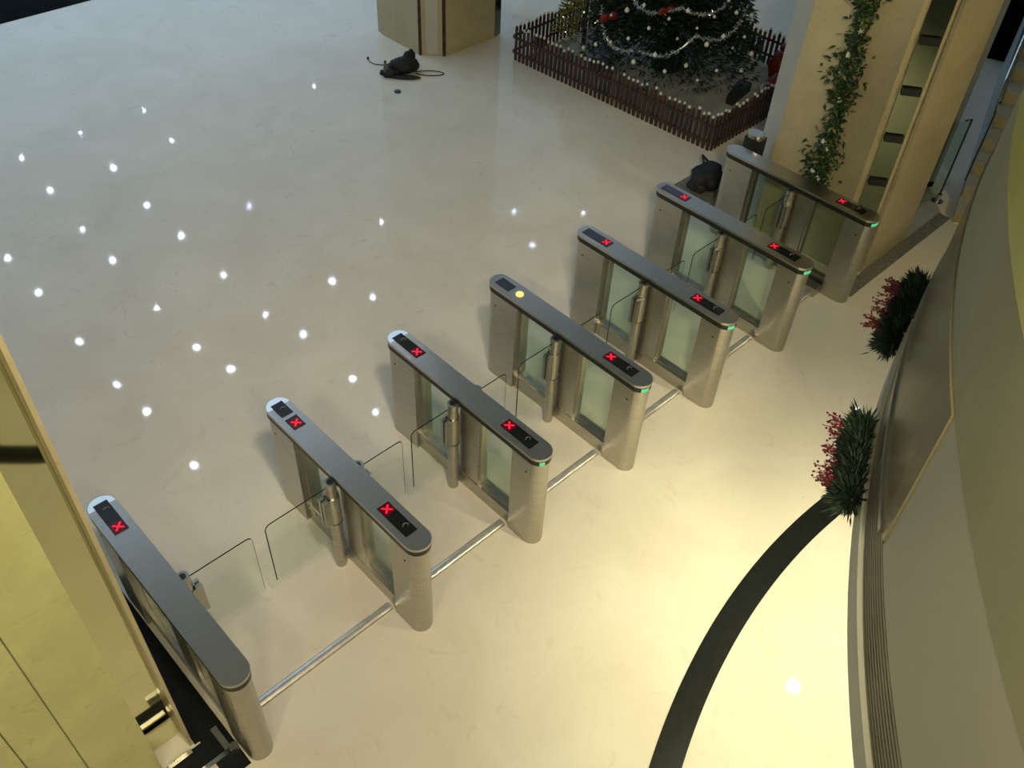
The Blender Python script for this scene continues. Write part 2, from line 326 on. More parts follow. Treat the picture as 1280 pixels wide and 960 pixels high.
b = nb(); ringsec(b, 0, 0, 0.061, 0.09, -0.018, 0, 0, 2*PI-0.001, 24); ring_me = obj('trim_ring', b, M_chrome).data; bpy.data.objects.remove(bpy.data.objects['trim_ring'])
for p in LIT:
    t = thing('ceiling_downlight', 'round recessed downlight mirrored in the polished hall floor', 'light', W(p[0], p[1], 8.4), 0, 'ceiling downlights over the hall')
    s = 0.62 if p in SMALL else random.uniform(0.78, 1.12)
    a = bpy.data.objects.new('lamp_disc', lamp_me); C.objects.link(a); a.parent = t; a.scale = (s, s, 1)
    a = bpy.data.objects.new('trim_ring', ring_me); C.objects.link(a); a.parent = t; a.scale = (s, s, 1)

# ------------------------------------------------------------------ turnstiles
def panel_mark(parent, cx, cy):
    b = nb()                                   # grey card-reader arc mark
    pts = [(cx-0.024+0.048*i/8, cy+0.016*math.sin(i/8*PI)) for i in range(9)]
    tube(b, [(x, y, 1.0075) for x, y in pts], [0.0015+0.003*math.sin(i/8*PI) for i in range(9)], 5)
    tube(b, [(cx+0.024, cy, 1.0075), (cx+0.006, cy-0.014, 1.0075)], 0.002, 5)
    return obj('card_mark', b, M_icon, parent)
def cross(parent, cx, cy, s=0.022):
    b = nb()
    for sg in (1, -1):
        for k in range(-3, 4):
            x, y = cx+k*s/3, cy+sg*k*s/3
            box(b, x-0.0058, x+0.0058, y-0.0058, y+0.0058, 1.0062, 1.0085)
    return obj('red_cross', b, M_red, parent)
def display(root, y0, y1, cross_end, split=False, mark=True, lamp=None, has_cross=True):
    """y0<y1 on the long axis; cross_end = +1 if the red cross is at y1"""
    segs = [(y0, y1)] if not split else [(y0, y0+0.118), (y0+0.155, y1)]
    pan = None
    for (p, q_) in segs:
        b = nb(); box(b, -0.047, 0.047, p, q_, 0.999, 1.0035)
        pan = obj('display_panel', b, M_panel, root, bevel=0.001)
        inner = (p, q_)
        if has_cross and ((cross_end > 0 and q_ == y1) or (cross_end < 0 and p == y0)):
            cy = y1-0.048 if cross_end > 0 else y0+0.048
            b = nb(); box(b, -0.042, 0.042, cy-0.042, cy+0.042, 1.0030, 1.0050); obj('display_window', b, M_redglow, pan)
            cross(pan, 0, cy)
    if mark: panel_mark(pan, 0.008, (y0+0.07) if cross_end > 0 else (y1-0.08))
    if lamp is not None:
        b = nb(); cyl(b, 0.0, lamp, 1.0, 1.008, 0.034, 20); sphere(b, (0, lamp, 1.006), 0.024, 12, 8, (1, 1, 0.4))
        obj('indicator_lamp', b, M_amber, root, smooth=True)
    return pan
def wing(root, sgn, reach, y=0.875):
    """hinge column, clamp and glass leaf on one side"""
    hx = sgn*0.118
    b = nb(); cyl(b, hx, y, 0.0, 0.94, 0.042, 24)
    hp = obj('hinge_column', b, M_steel, root, smooth=False)
    b = nb(); cyl(b, hx, y, 0.94, 0.944, 0.022, 20); obj('bushing', b, M_gap, hp)
    b = nb(); box(b, min(hx, sgn*0.04), max(hx, sgn*0.04), y-0.02, y+0.02, 0.88, 0.92); box(b, min(hx, sgn*0.04), max(hx, sgn*0.04), y-0.02, y+0.02, 0.03, 0.07)
    obj('hinge_bracket', b, M_steel, hp)
    x0, x1 = hx+sgn*0.03, hx+sgn*0.088
    b = nb(); ringsec(b, hx, y, 0.042, 0.052, 0.53, 0.80, 0, 2*PI-0.001, 20)
    for s2 in (1, -1):
        box(b, min(x0, x1), max(x0, x1), y+0.007, y+0.034, 0.53, 0.80) if s2 > 0 else box(b, min(x0, x1), max(x0, x1), y-0.034, y-0.007, 0.53, 0.80)
    cl = obj('clamp', b, M_steel, root)
    b = nb(); ringsec(b, hx, y, 0.042, 0.0535, 0.522, 0.53, 0, 2*PI-0.001, 20); obj('clamp_seal', b, M_gap, cl)
    # leaf
    xe = sgn*reach; xs = hx+sgn*0.042
    r = 0.045; zt, zb = 0.905, 0.30
    out = [(xs, zb), (xe, zb), (xe, zt-r)]
    out += [(xe-sgn*(r-r*math.cos(a)), zt-r+r*math.sin(a)) for a in [PI/2*i/6 for i in range(1, 7)]]
    out += [(xs, zt)]
    b = nb(); A = [b.verts.new((x, y-0.005, z)) for x, z in out]; B = [b.verts.new((x, y+0.005, z)) for x, z in out]
    b.faces.new(A); b.faces.new(B[::-1])
    for i in range(len(out)): j = (i+1) % len(out); b.faces.new((A[i], A[j], B[j], B[i]))
    lf = obj('glass_leaf', b, M_glass, root)
    b = nb(); ep = out[1:]
    if sgn < 0: tube(b, [(x, y, z) for x, z in ep], 0.0042, 6)
    else: tube(b, [(x, y, z) for x, z in ep], [0.0014 if z < zt-0.02 else 0.0042 for x, z in ep], 6)
    obj('leaf_edge', b, M_edge, lf)
Ltot = 1.735
def turnstile(i, dpos, epos, left, right, rl, rr, label, far, near_led, split=False, lamp=None, farmark=True):
    root = thing('turnstile', label, 'turnstile', W(dpos, epos, 0), HD, 'glass wing turnstiles across the hall')
    b = nb(); prism(b, stadium(-0.095, 0.095, 0, Ltot, 14), 0.977, 1.0); obj('lid', b, M_lid, root, bevel=0.006)
    b = nb(); prism(b, stadium(-0.0925, 0.0925, 0.0025, Ltot-0.0025, 14), 0.930, 0.977); obj('lid_gasket', b, M_gap, root)
    # end posts: rounded ends
    pn = stadium(-0.083, 0.083, 0.012, 0.27, 12, True)
    def post(y0, y1, name):
        r = 0.083; pts = []
        if y0 < 0.5: pts = [(-r*math.cos(PI*k/12), y0+r-r*math.sin(PI*k/12)) for k in range(13)] + [(r, y1), (-r, y1)]
        else: pts = [(-r, y0), (r, y0)] + [(r*math.cos(PI*k/12), y1-r+r*math.sin(PI*k/12)) for k in range(13)]
        b = nb(); prism(b, pts, 0.0, 0.930); p = obj(name, b, M_steel, root)
        b = nb(); yy = (y0+0.115) if y0 < 0.5 else (y1-0.115)
        for sx in (-1, 1):
            m4 = Matrix.Translation((sx*0.083, yy, 0.80)) @ Matrix.Rotation(PI/2, 4, 'Y')
            bmesh.ops.create_cone(b, cap_ends=True, segments=12, radius1=0.008, radius2=0.008, depth=0.006, matrix=m4)
        obj('sensor_hole', b, M_gap, p)
        return p
    pnear = post(0.012, 0.275, 'end_post'); post(1.365, Ltot-0.012, 'end_post')
    b = nb(); box(b, -0.050, 0.050, 0.665, 0.87, 0.13, 0.93); obj('middle_post', b, M_steel, root, bevel=0.004)
    b = nb(); box(b, -0.056, 0.056, 0.275, 1.365, 0.0, 0.13); obj('bottom_rail', b, M_steel, root, bevel=0.004)
    b = nb(); box(b, -0.045, 0.045, 0.275, 1.365, 0.915, 0.93); obj('top_rail', b, M_gap, root)
    for (y0, y1) in ((0.275, 0.665), (0.87, 1.365)):
        b = nb()
        box(b, -0.03, 0.03, y0, y0+0.022, 0.13, 0.925); box(b, -0.03, 0.03, y1-0.022, y1, 0.13, 0.925); box(b, -0.03, 0.03, y0+0.022, y1-0.022, 0.13, 0.15)
        fr = obj('window_frame', b, M_gran if False else M_steel, root)
        b = nb(); box(b, -0.004, 0.004, y0+0.022, y1-0.022, 0.15, 0.925); obj('side_glass', b, M_gglass, root)
    if left: wing(root, -1, rl)
    if right: wing(root, 1, rr)
    if i > 0: display(root, 0.145, 0.445, +1)
    if far is not None:
        if lamp: display(root, 1.50, 1.66, -1, has_cross=False, mark=farmark, lamp=lamp)
        else: display(root, 1.375, 1.675, -1, split=split, mark=farmark)
    if far == 'blue':  # far tip cap carrying the painted blue reflection
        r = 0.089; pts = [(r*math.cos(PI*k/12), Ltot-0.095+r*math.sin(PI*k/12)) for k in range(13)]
        b = nb(); prism(b, pts+[(-r, Ltot-0.095), (r, Ltot-0.095)][:0]+[(-r, Ltot-0.115), (r, Ltot-0.115)][:0], 0.999, 1.003); obj('end_sheen', b, M_blue, root)
    if near_led:
        b = nb(); ringsec(b, 0, 0.095, 0.080, 0.0945, 0.934, 0.966, math.radians(228), math.radians(228+near_led), 10); obj('status_light', b, M_green, root)
    return root
TS = [
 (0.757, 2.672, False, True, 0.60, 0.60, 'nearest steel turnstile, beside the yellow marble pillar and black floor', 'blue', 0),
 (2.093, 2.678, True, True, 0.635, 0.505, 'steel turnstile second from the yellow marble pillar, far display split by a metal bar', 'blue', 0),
 (3.200, 2.684, True, True, 0.515, 0.43, 'steel turnstile with a blue reflection painted on its tip, between the split-display one and amber-lamp one', 'blue', 24),
 (4.285, 2.682, True, True, 0.52, 0.44, 'steel turnstile with a round amber lamp lit on its far end', 'plain', 40),
 (5.370, 2.682, True, True, 0.52, 0.46, 'steel turnstile next past the amber-lamp one towards the garlanded pillar', 'plain', 40),
 (6.480, 2.682, True, True, 0.53, 0.46, 'steel turnstile second from the garlanded pillar', 'plain', 46),
 (7.595, 2.672, True, False, 0.53, 0.5, 'last steel turnstile, standing against the garlanded marble pillar', 'none', 60),
]
for i, (dp, ep, l, r, rl, rr, lab, far, led) in enumerate(TS):
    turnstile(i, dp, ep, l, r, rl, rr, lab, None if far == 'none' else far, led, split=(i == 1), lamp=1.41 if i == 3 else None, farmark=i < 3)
# steel cable duct along the floor between the near ends
for i in range(6):
    x0 = TS[i][0]+0.085 if True else 0; x1 = TS[i+1][0]-0.085
    b = nb()
    prof = [(3.02+0.036*math.cos(a), 0.022*math.sin(a)) for a in [PI*j/10 for j in range(11)]]
    A = [b.verts.new((x0, y, z)) for y, z in prof]; B = [b.verts.new((x1, y, z)) for y, z in prof]
    b.faces.new(A); b.faces.new(B[::-1])
    for k in range(11): b.faces.new((A[k], A[(k+1) % 11], B[(k+1) % 11], B[k]))
    o = obj('floor_duct', b, M_alu); o.rotation_euler = (0, 0, HD)
    nm = ['beside the black floor by the yellow marble pillar', 'in the lane just past the split-display turnstile', 'in the lane just before the amber-lamp turnstile', 'in the lane just past the amber-lamp turnstile', 'in the last lane but one', 'in the lane next to the garlanded pillar'][i]
    tag(o, 'shiny steel duct strip on the floor '+nm, 'duct', 'floor ducts between turnstiles')
b = nb(); box(b, 7.39, 7.508, 2.95, 3.14, 0, 0.10); o = obj('junction_box', b, M_steel, bevel=0.006); o.rotation_euler = (0, 0, HD)
tag(o, 'small steel floor box at the foot of the last turnstile', 'box')

# ------------------------------------------------------------------ black floor and clamps, bottom left
b = nb(); box(b, 0.50, 0.665, 2.72, 3.06, 0, 0.006); box(b, 0.22, 0.50, 2.90, 3.045, 0, 0.006); box(b, 0.468, 0.665, 3.06, 4.545, 0, 0.006)
struct('trim_13', b, M_mat, rz=HD)
t = thing('chrome_barrier', 'chrome bar on the black floor ending in a plate beside the nearest turnstile', 'barrier foot', W(0.515, 2.86, 0), HD)
b = nb(); box(b, -0.13, 0.12, -0.016, 0.016, 0.006, 0.05); obj('bar', b, M_chrome, t, bevel=0.006)
b = nb(); box(b, 0.07, 0.11, 0.016, 0.20, 0.006, 0.045); obj('plate', b, M_steel, t, bevel=0.005)
b = nb(); cyl(b, 0.12, 0.0, 0.006, 0.065, 0.028); obj('collar', b, M_steel, t)
b = nb(); box(b, 0.27, 0.43, 3.0, 3.03, 0.006, 0.05); o = obj('barrier_bar', b, M_chrome, bevel=0.006); o.rotation_euler = (0, 0, HD)
tag(o, 'short chrome bar on the black floor at the foot of the yellow pillar', 'bar')

# ------------------------------------------------------------------ post, bag and cases by the garlanded pillar
t = thing('black_post', 'black square post with grey cap behind the last turnstile', 'post', W(7.87, 4.28, 0), HD)
b = nb(); box(b, -0.07, 0.07, -0.09, 0.09, 0, 1.06); obj('body', b, M_gap, t, bevel=0.006)
b = nb(); prism(b, stadium(-0.075, 0.075, -0.095, 0.095, 8), 1.06, 1.10); obj('cap', b, M_lid, t)
b = nb(); box(b, 7.93, 8.60, 4.50, 5.20, 0, 0.010); o = obj('floor_mat', b, M_gran); o.rotation_euler = (0, 0, HD)
tag(o, 'flat grey mat on the floor behind the last turnstile', 'mat')
def lump(b, c, s, seed, n=3, amp=0.18):
    rnd = random.Random(seed); st = len(b.verts)
    r = bmesh.ops.create_icosphere(b, subdivisions=n, radius=1.0)
    ph = [rnd.uniform(0, 6) for _ in range(6)]
    for v in r['verts']:
        k = 1+amp*(math.sin(3*v.co.x+ph[0])*math.sin(4*v.co.y+ph[1])+0.6*math.sin(7*v.co.z+ph[2])*math.cos(6*v.co.x+ph[3]))
        v.co = Vector((v.co.x*s[0]*k+c[0], v.co.y*s[1]*k+c[1], max(0.004, v.co.z*s[2]*k+c[2])))
t = thing('backpack', 'black backpack slumped on the grey mat behind the last turnstile', 'bag', W(8.18, 4.93, 0.012), HD+0.3)
b = nb(); lump(b, (0, 0, 0.13), (0.24, 0.17, 0.15), 3); obj('body', b, M_blackf, t, smooth=True)
b = nb(); lump(b, (-0.16, 0.05, 0.09), (0.10, 0.12, 0.08), 5); obj('pocket', b, M_blackf, t, smooth=True)
b = nb(); tube(b, [(0.1, 0.1, 0.22), (0.2, 0.16, 0.26), (0.26, 0.08, 0.16), (0.24, -0.02, 0.05)], 0.015); obj('strap', b, M_blackf, t, smooth=True)

# ------------------------------------------------------------------ things on the floor near the far pillar
def at(x, y, z=0):
    v = F+RR*((x-640)/FPX)-UU*((y-480)/FPX); return Vector((0, 0, CAM_H))+v*((z-CAM_H)/v.z)
t = thing('camera_bag', 'black camera bag lying open on the floor near the far pillar', 'bag', at(504, 92), 0.05)
b = nb(); lump(b, (0, 0.03, 0.10), (0.20, 0.13, 0.12), 11); obj('body', b, M_blackf, t, smooth=True)
b = nb(); lump(b, (0.07, 0.12, 0.14), (0.09, 0.07, 0.14), 12); obj('flap', b, M_blackf, t, smooth=True)
b = nb(); lump(b, (-0.17, -0.10, 0.05), (0.12, 0.07, 0.05), 13); lump(b, (0.02, -0.14, 0.02), (0.22, 0.05, 0.02), 14); obj('side_pouch', b, M_blackf, t, smooth=True)
b = nb(); tube(b, [(0.16, 0.04, 0.06)]+[tuple(Vector((0.36, 0.02, 0.01))+Vector((0.19*math.cos(a), 0.07*math.sin(a), 0))) for a in [PI-0.4-2*PI*k/16*0.93 for k in range(17)]], 0.006, 6)
o = obj('strap', b, M_blackf, t, smooth=True)
b = nb(); pts = [(460, 73), (462, 77), (468, 80), (476, 81), (484, 80.5), (491, 77), (497, 73), (502, 71.5), (507, 73), (509, 77)]
tube(b, [at(x, y, 0.008) for x, y in pts], 0.006, 6); cyl(b, at(460, 74).x, at(460, 74).y, 0, 0.03, 0.016, 10)
tag(obj('cable', b, M_gap, smooth=True), 'thin black cable curving out over the floor left of the camera bag', 'cable')
t = thing('bottle', 'small dark bottle standing beside the black camera bag', 'bottle', at(482.5, 96), 0)
b = nb(); cyl(b, 0, 0, 0, 0.13, 0.030, 16); cyl(b, 0, 0, 0.13, 0.17, 0.030, 16, 0.014); cyl(b, 0, 0, 0.17, 0.20, 0.014, 16); obj('body', b, mat('smoky_plastic', (0.10, 0.12, 0.12, 1), 0.2, noise=(5, 0.2, (1, 1, 1))), t)
b = nb(); cyl(b, 0, 0, 0.20, 0.225, 0.017, 16); obj('cap', b, M_gap, t)
b = nb(); cyl(b, 0, 0, 0, 0.014, 0.045, 20); cyl(b, 0, 0, 0.014, 0.022, 0.038, 20, 0.03); o = obj('lens_cap', b, mat('grey_plastic', (0.05, 0.055, 0.06, 1), 0.4, noise=(5, 0.2, (1, 1, 1)))); o.location = at(497, 115)
tag(o, 'small dark round lens cap alone on the floor in front of the camera bag', 'cap')

# ------------------------------------------------------------------ fenced christmas tree
FA, FB, FC, FD = (8.87, 5.40), (8.72, 8.72), (11.40, 8.80), (11.45, 5.45)
def fence(p, q, n, label, seed):
    rnd = random.Random(seed)
    P = W(*p); Q = W(*q); L = (Q-P).length; ang = math.atan2(Q.y-P.y, Q.x-P.x)
    t = thing('picket_fence', label, 'fence', P, ang, 'picket fence round the christmas tree')
    for k in range(n):
        x = (k+0.5)*L/n; hw = 0.0195; h = rnd.uniform(0.44, 0.50); dx = rnd.uniform(-0.006, 0.006)
        b = nb(); A = []
        for y in (-0.008, 0.008):
            A.append([b.verts.new(c) for c in ((x-hw, y, 0), (x+hw, y, 0), (x+hw+dx, y, h-0.03), (x+dx, y, h), (x-hw+dx, y, h-0.03))])
        b.faces.new(A[0]); b.faces.new(A[1][::-1])
        for i in range(5): b.faces.new((A[0][i], A[0][(i+1) % 5], A[1][(i+1) % 5], A[1][i]))
        pk = obj('picket', b, M_wood, t)
        if rnd.random() < 0.85:
            b = nb(); bmesh.ops.create_icosphere(b, subdivisions=1, radius=1.0, matrix=Matrix.Translation((x+dx, 0, h-0.006)) @ Matrix.Diagonal((rnd.uniform(.017, .025), 0.018, 0.026, 1)))
            obj('snow_tip', b, M_snow, pk, smooth=True)
    for z in (0.12, 0.33):
        b = nb(); box(b, 0, L, 0.009, 0.027, z-0.015, z+0.015); obj('rail', b, M_wood, t)
fence(FA, FB, 46, 'long front side of the brown picket fence, facing the open floor', 1)
fence(FD, FA, 34, 'side of the brown picket fence running behind the garlanded pillar', 2)
fence(FB, FC, 34, 'left side of the brown picket fence, behind the small yellow-green bush', 3)
fence(FC, FD, 44, 'back side of the brown picket fence, behind the christmas tree', 4)
b = nb()
nx, ny = 26, 30; G = []
for i in range(nx+1):
    row = []
    for j in range(ny+1):
        u, v = i/nx, j/ny
        a = (FA[0]+0.06)*(1-u)+(FC[0]-0.08)*u; c = (FA[1]+0.06)*(1-v)+(FB[1]-0.05)*v
        e_ = min(u, 1-u, v, 1-v)
        row.append(b.verts.new(W(a, c, 0.004+min(1, e_*8)*(0.03+0.02*math.sin(9*u+5*v)*math.sin(7*v-3*u)))))
    G.append(row)
for i in range(nx):
    for j in range(ny): b.faces.new((G[i][j], G[i+1][j], G[i+1][j+1], G[i][j+1]))
tag(obj('snow_cloth', b, M_cloth, smooth=True), 'crumpled grey-white cloth spread under the christmas tree inside the fence', 'cloth')

TC = W(10.15, 7.15, 0)
tree = thing('christmas_tree', 'big dark green christmas tree inside the picket fence', 'tree', TC, 0)
b = nb(); tube(b, [(0, 0, 0.02), (0, 0, 1.5), (0, 0, 3.6)], [0.09, 0.07, 0.02], 12); obj('trunk', b, M_trunk, tree, smooth=True)
b = nb(); cyl(b, 0, 0, 0.03, 0.30, 0.20, 20, 0.26); obj('tree_stand', b, M_gap, tree)
rnd = random.Random(5)
b = nb()
def tree_r(z): return 1.20*(1-(z-0.35)/3.9)
nb_ = 0
for lev in range(24):
    z0 = 0.50+lev*0.14; R_ = tree_r(z0); n = int(34-lev*0.95)
    for k in range(n):
        a = 2*PI*(k+rnd.random())/n; L = R_*rnd.uniform(0.82, 1.08); dz = -0.10*L+rnd.uniform(-.05, .05)
        dirv = Vector((math.cos(a), math.sin(a), 0))
        pr = None
        steps = max(5, int(L/0.085))
        for s in range(steps+1):
            u = s/steps; p = dirv*L*u+Vector((0, 0, z0+0.12*math.sin(u*PI)*L+dz*u*u*1.5))
            if u > 0.22:
                for m_ in range(12):
                    side = dirv.cross(Vector((0, 0, 1)))*rnd.uniform(-1, 1)
                    leafcard(b, p+side*(0.03+0.12*u), dirv*0.7+side*0.9+Vector((0, 0, rnd.uniform(-.5, .35))), rnd.uniform(0.07, 0.13), 0.010)
obj('foliage', b, M_leaf, tree)
# tinsel garlands draped on the tree
def tinsel(name, pts, rad, label, seed):
    rnd = random.Random(seed); b = nb(); tube(b, pts, 0.003, 5)
    for p, q_ in zip(pts, pts[1:]):
        p = Vector(p); q_ = Vector(q_); n = max(3, int((q_-p).length/0.004))
        for k in range(n):
            c = p.lerp(q_, k/n); d_ = Vector((rnd.gauss(0, 1), rnd.gauss(0, 1), rnd.gauss(0, 1)))
            leafcard(b, c, d_, rad*rnd.uniform(.6, 1.1), 0.006)
    tag(obj(name, b, M_tinsel), label, 'tinsel', 'tinsel garlands on the christmas tree')
def tp(adeg, z, k=1.02):
    a = math.radians(adeg); r = tree_r(z)*k; return Vector((TC.x+r*math.cos(a), TC.y+r*math.sin(a), z))
def swag(a0_, a1_, z0, z1, sag, n=14): return [tp(a0_+(a1_-a0_)*i/n, z0+(z1-z0)*i/n-sag*math.sin(i/n*PI), 1.02) for i in range(n+1)]
tinsel('tinsel_garland', swag(-165, -118, 0.95, 0.70, 0.17), 0.05, 'silver tinsel swag lowest on the left of the christmas tree', 1)
tinsel('tinsel_garland', swag(-118, -82, 0.70, 0.95, 0.12), 0.05, 'silver tinsel swag low on the middle of the christmas tree', 2)
tinsel('tinsel_garland', swag(-82, -35, 0.95, 1.15, 0.15), 0.05, 'silver tinsel swag on the lower right of the christmas tree', 3)
tinsel('tinsel_garland', swag(-150, -95, 1.45, 1.25, 0.20), 0.05, 'silver tinsel swag higher up, left of the middle of the christmas tree', 4)
tinsel('tinsel_garland', swag(-95, -40, 1.25, 1.55, 0.20), 0.05, 'silver tinsel swag higher up on the right of the christmas tree', 5)
b = nb(); sphere(b, (0, 0, -0.03), 0.032, 12, 8); cyl(b, 0, 0, -0.002, 0.012, 0.009, 8); om = obj('ornament', b, M_orn, smooth=True)
omesh = om.data; bpy.data.objects.remove(om)
rnd = random.Random(12)
for k in range(46):
    z = 0.42+1.35*(k/46)+rnd.uniform(-.05, .05); a = -165+140*((k*0.618) % 1); p = tp(a, z, 1.04)
    o = bpy.data.objects.new('ornament', omesh); C.objects.link(o); o.location = p; s = rnd.uniform(0.5, 1.0); o.scale = (s, s, s)
    tag(o, 'small pearl-white ball hanging on the christmas tree', 'ornament', 'pearl balls on the christmas tree')
# red bows
def bow(loc, s, label):
    t = thing('red_bow', label, 'bow', loc, 0.6)
    b = nb()
    for sg in (-1, 1):
        lump(b, (sg*0.06*s, 0, 0.05*s), (0.065*s, 0.03*s, 0.05*s), 3+sg, 2, 0.1)
    obj('loops', b, M_redcl, t, smooth=True)
    b = nb(); sphere(b, (0, -0.01, 0.05*s), 0.024*s); obj('knot', b, M_redcl, t, smooth=True)
bow(tp(-150, 0.85, 1.0), 1.2, 'red bow on the lower left of the christmas tree beside the tinsel')
bow(tp(-105, 1.15, 1.0), 1.0, 'red bow near the middle of the christmas tree')
# gifts and things on the cloth
t = thing('gift_box', 'dark blue gift box under the left of the christmas tree', 'gift', W(9.42, 7.72, 0.045), HD+0.5)
b = nb(); box(b, -0.16, 0.16, -0.13, 0.13, 0, 0.24); obj('box_body', b, M_navy, t, bevel=0.006)
b = nb(); box(b, -0.168, 0.168, -0.138, 0.138, 0.20, 0.25); obj('box_lid', b, mat('pale_blue_wrap', (0.14, 0.16, 0.24, 1), 0.4, noise=(5, 0.2, (1, 1, 1))), t, bevel=0.005)
t = thing('instrument_case', 'black wedge-shaped case lying on the cloth right of the tree', 'case', W(10.22, 5.98, 0.05), HD+0.25)
b = nb(); vs = [(-0.28, -0.05), (0.24, -0.09), (0.24, 0.09), (-0.28, 0.05)]; prism(b, vs, 0, 0.12); obj('box_body', b, M_gap, t, bevel=0.008)
b = nb(); tube(b, [(-0.08, 0, 0.12), (-0.05, 0, 0.16), (0.05, 0, 0.16), (0.08, 0, 0.12)], 0.008, 8); obj('handle', b, M_gap, t)
t = thing('gift_sack', 'tall red sack standing at the right back corner of the fence', 'sack', W(11.10, 5.90, 0.02), 0.4)
b = nb(); lump(b, (0, 0, 0.22), (0.20, 0.17, 0.24), 21, 3, 0.12); lump(b, (0, 0.02, 0.46), (0.09, 0.08, 0.07), 22, 2, 0.15); obj('body', b, M_redcl, t, smooth=True)
b = nb(); ringsec(b, 0, 0.01, 0.07, 0.095, 0.40, 0.43, 0, 2*PI-0.001, 20); obj('tie', b, M_snow, t)
t = thing('santa_hat', 'red hat with white rim lying on the cloth beside the red sack', 'hat', W(10.72, 5.75, 0.04), 0.2)
b = nb(); tube(b, [(0, 0, 0.03), (0.0, 0, 0.12), (0.05, 0.02, 0.19), (0.12, 0.03, 0.20), (0.18, 0.03, 0.14)], [0.15, 0.12, 0.08, 0.045, 0.02], 16); obj('crown', b, M_redcl, t, smooth=True)
b = nb(); tube(b, [(0.16*math.cos(2*PI*k/24), 0.16*math.sin(2*PI*k/24), 0.035) for k in range(25)], 0.03, 8); obj('brim', b, M_snow, t, smooth=True)
b = nb(); sphere(b, (0.19, 0.03, 0.12), 0.035); obj('pompom', b, M_snow, t, smooth=True)
# yellow green bush with small lit bulbs at the left of the tree
t = thing('lit_bush', 'small yellow-green bush strung with lit bulbs left of the christmas tree', 'bush', W(9.75, 8.35, 0.02), 0)
b = nb(); rnd = random.Random(8)
for k in range(2300):
    z = rnd.random()**0.8*1.5; r = 0.40*(1-z/1.75)*math.sqrt(rnd.random())+0.03; a = rnd.uniform(0, 2*PI)
    leafcard(b, Vector((r*math.cos(a), r*math.sin(a), 0.1+z)), Vector((math.cos(a), math.sin(a), rnd.uniform(-.2, .9))), rnd.uniform(.08, .14), 0.014)
obj('foliage', b, M_leaf3, t)
b = nb(); tube(b, [(0, 0, 0), (0.01, 0, 0.8), (0, 0, 1.4)], [0.03, 0.02, 0.008], 8); obj('trunk', b, M_trunk, t, smooth=True)
b = nb()
for k in range(28):
    z = 0.2+k*0.045; a = k*1.9; r = 0.42*(1-z/1.75); sphere(b, (r*math.cos(a), r*math.sin(a), z), 0.010, 8, 5)
o = obj('light_bulbs', b, M_bulb, t)

# ------------------------------------------------------------------ hanging garland on the pillar
gp = [(3.549, 5.2), (3.56, 4.4), (3.548, 3.6), (3.55, 3.1), (3.548, 2.702), (3.541, 2.385), (3.549, 2.121), (3.515, 1.821), (3.494, 1.5), (3.514, 1.232), (3.515, 1.007), (3.50, 0.82)]
gpts = [W(7.90, e_, z_) for e_, z_ in gp]
t = thing('leaf_garland', 'green leafy garland with white flowers hanging down the marble pillar', 'garland', W(7.90, 3.5, 0.8), 0)
T0 = Vector(t.location)
b = nb(); tube(b, [p-T0 for p in gpts], 0.012, 6); obj('stem', b, M_leaf2, t)
rnd = random.Random(31); b = nb(); bf = nb(); by = nb()
for p, q_ in zip(gpts, gpts[1:]):
    n = int((q_-p).length*900)
    for k in range(n):
        c = p.lerp(q_, rnd.random())-T0; zz = c.z+T0.z
        wdt = 0.06+0.025*math.sin(zz*7)
        off = E*rnd.gauss(0, wdt)+Vector((0, 0, rnd.gauss(0, .03)))-D*abs(rnd.gauss(0, .035))
        tgt = by if rnd.random() < 0.12 else b
        leafcard(tgt, c+off, E*rnd.uniform(-1, 1)-D*rnd.uniform(-.1, .6)+Vector((0, 0, rnd.uniform(-1, .7))), rnd.uniform(.04, .09), 0.015)
obj('leaves', b, M_leaf2, t); obj('pale_leaves', by, M_leaf3, t)
for (e_, z_) in ((3.50, 2.45), (3.55, 2.22), (3.50, 1.80), (3.53, 1.36), (3.48, 1.30), (3.55, 1.02), (3.47, 0.98), (3.52, 3.0)):
    b = nb(); c = W(7.82, e_, z_)-T0
    for k in range(6):
        a = 2*PI*k/6; leafcard(b, c, E*math.cos(a)+Vector((0, 0, math.sin(a)))-D*0.5, 0.035, 0.014)
    sphere(b, c-D*0.005, 0.010, 8, 5); obj('flower', b, M_orn, t)

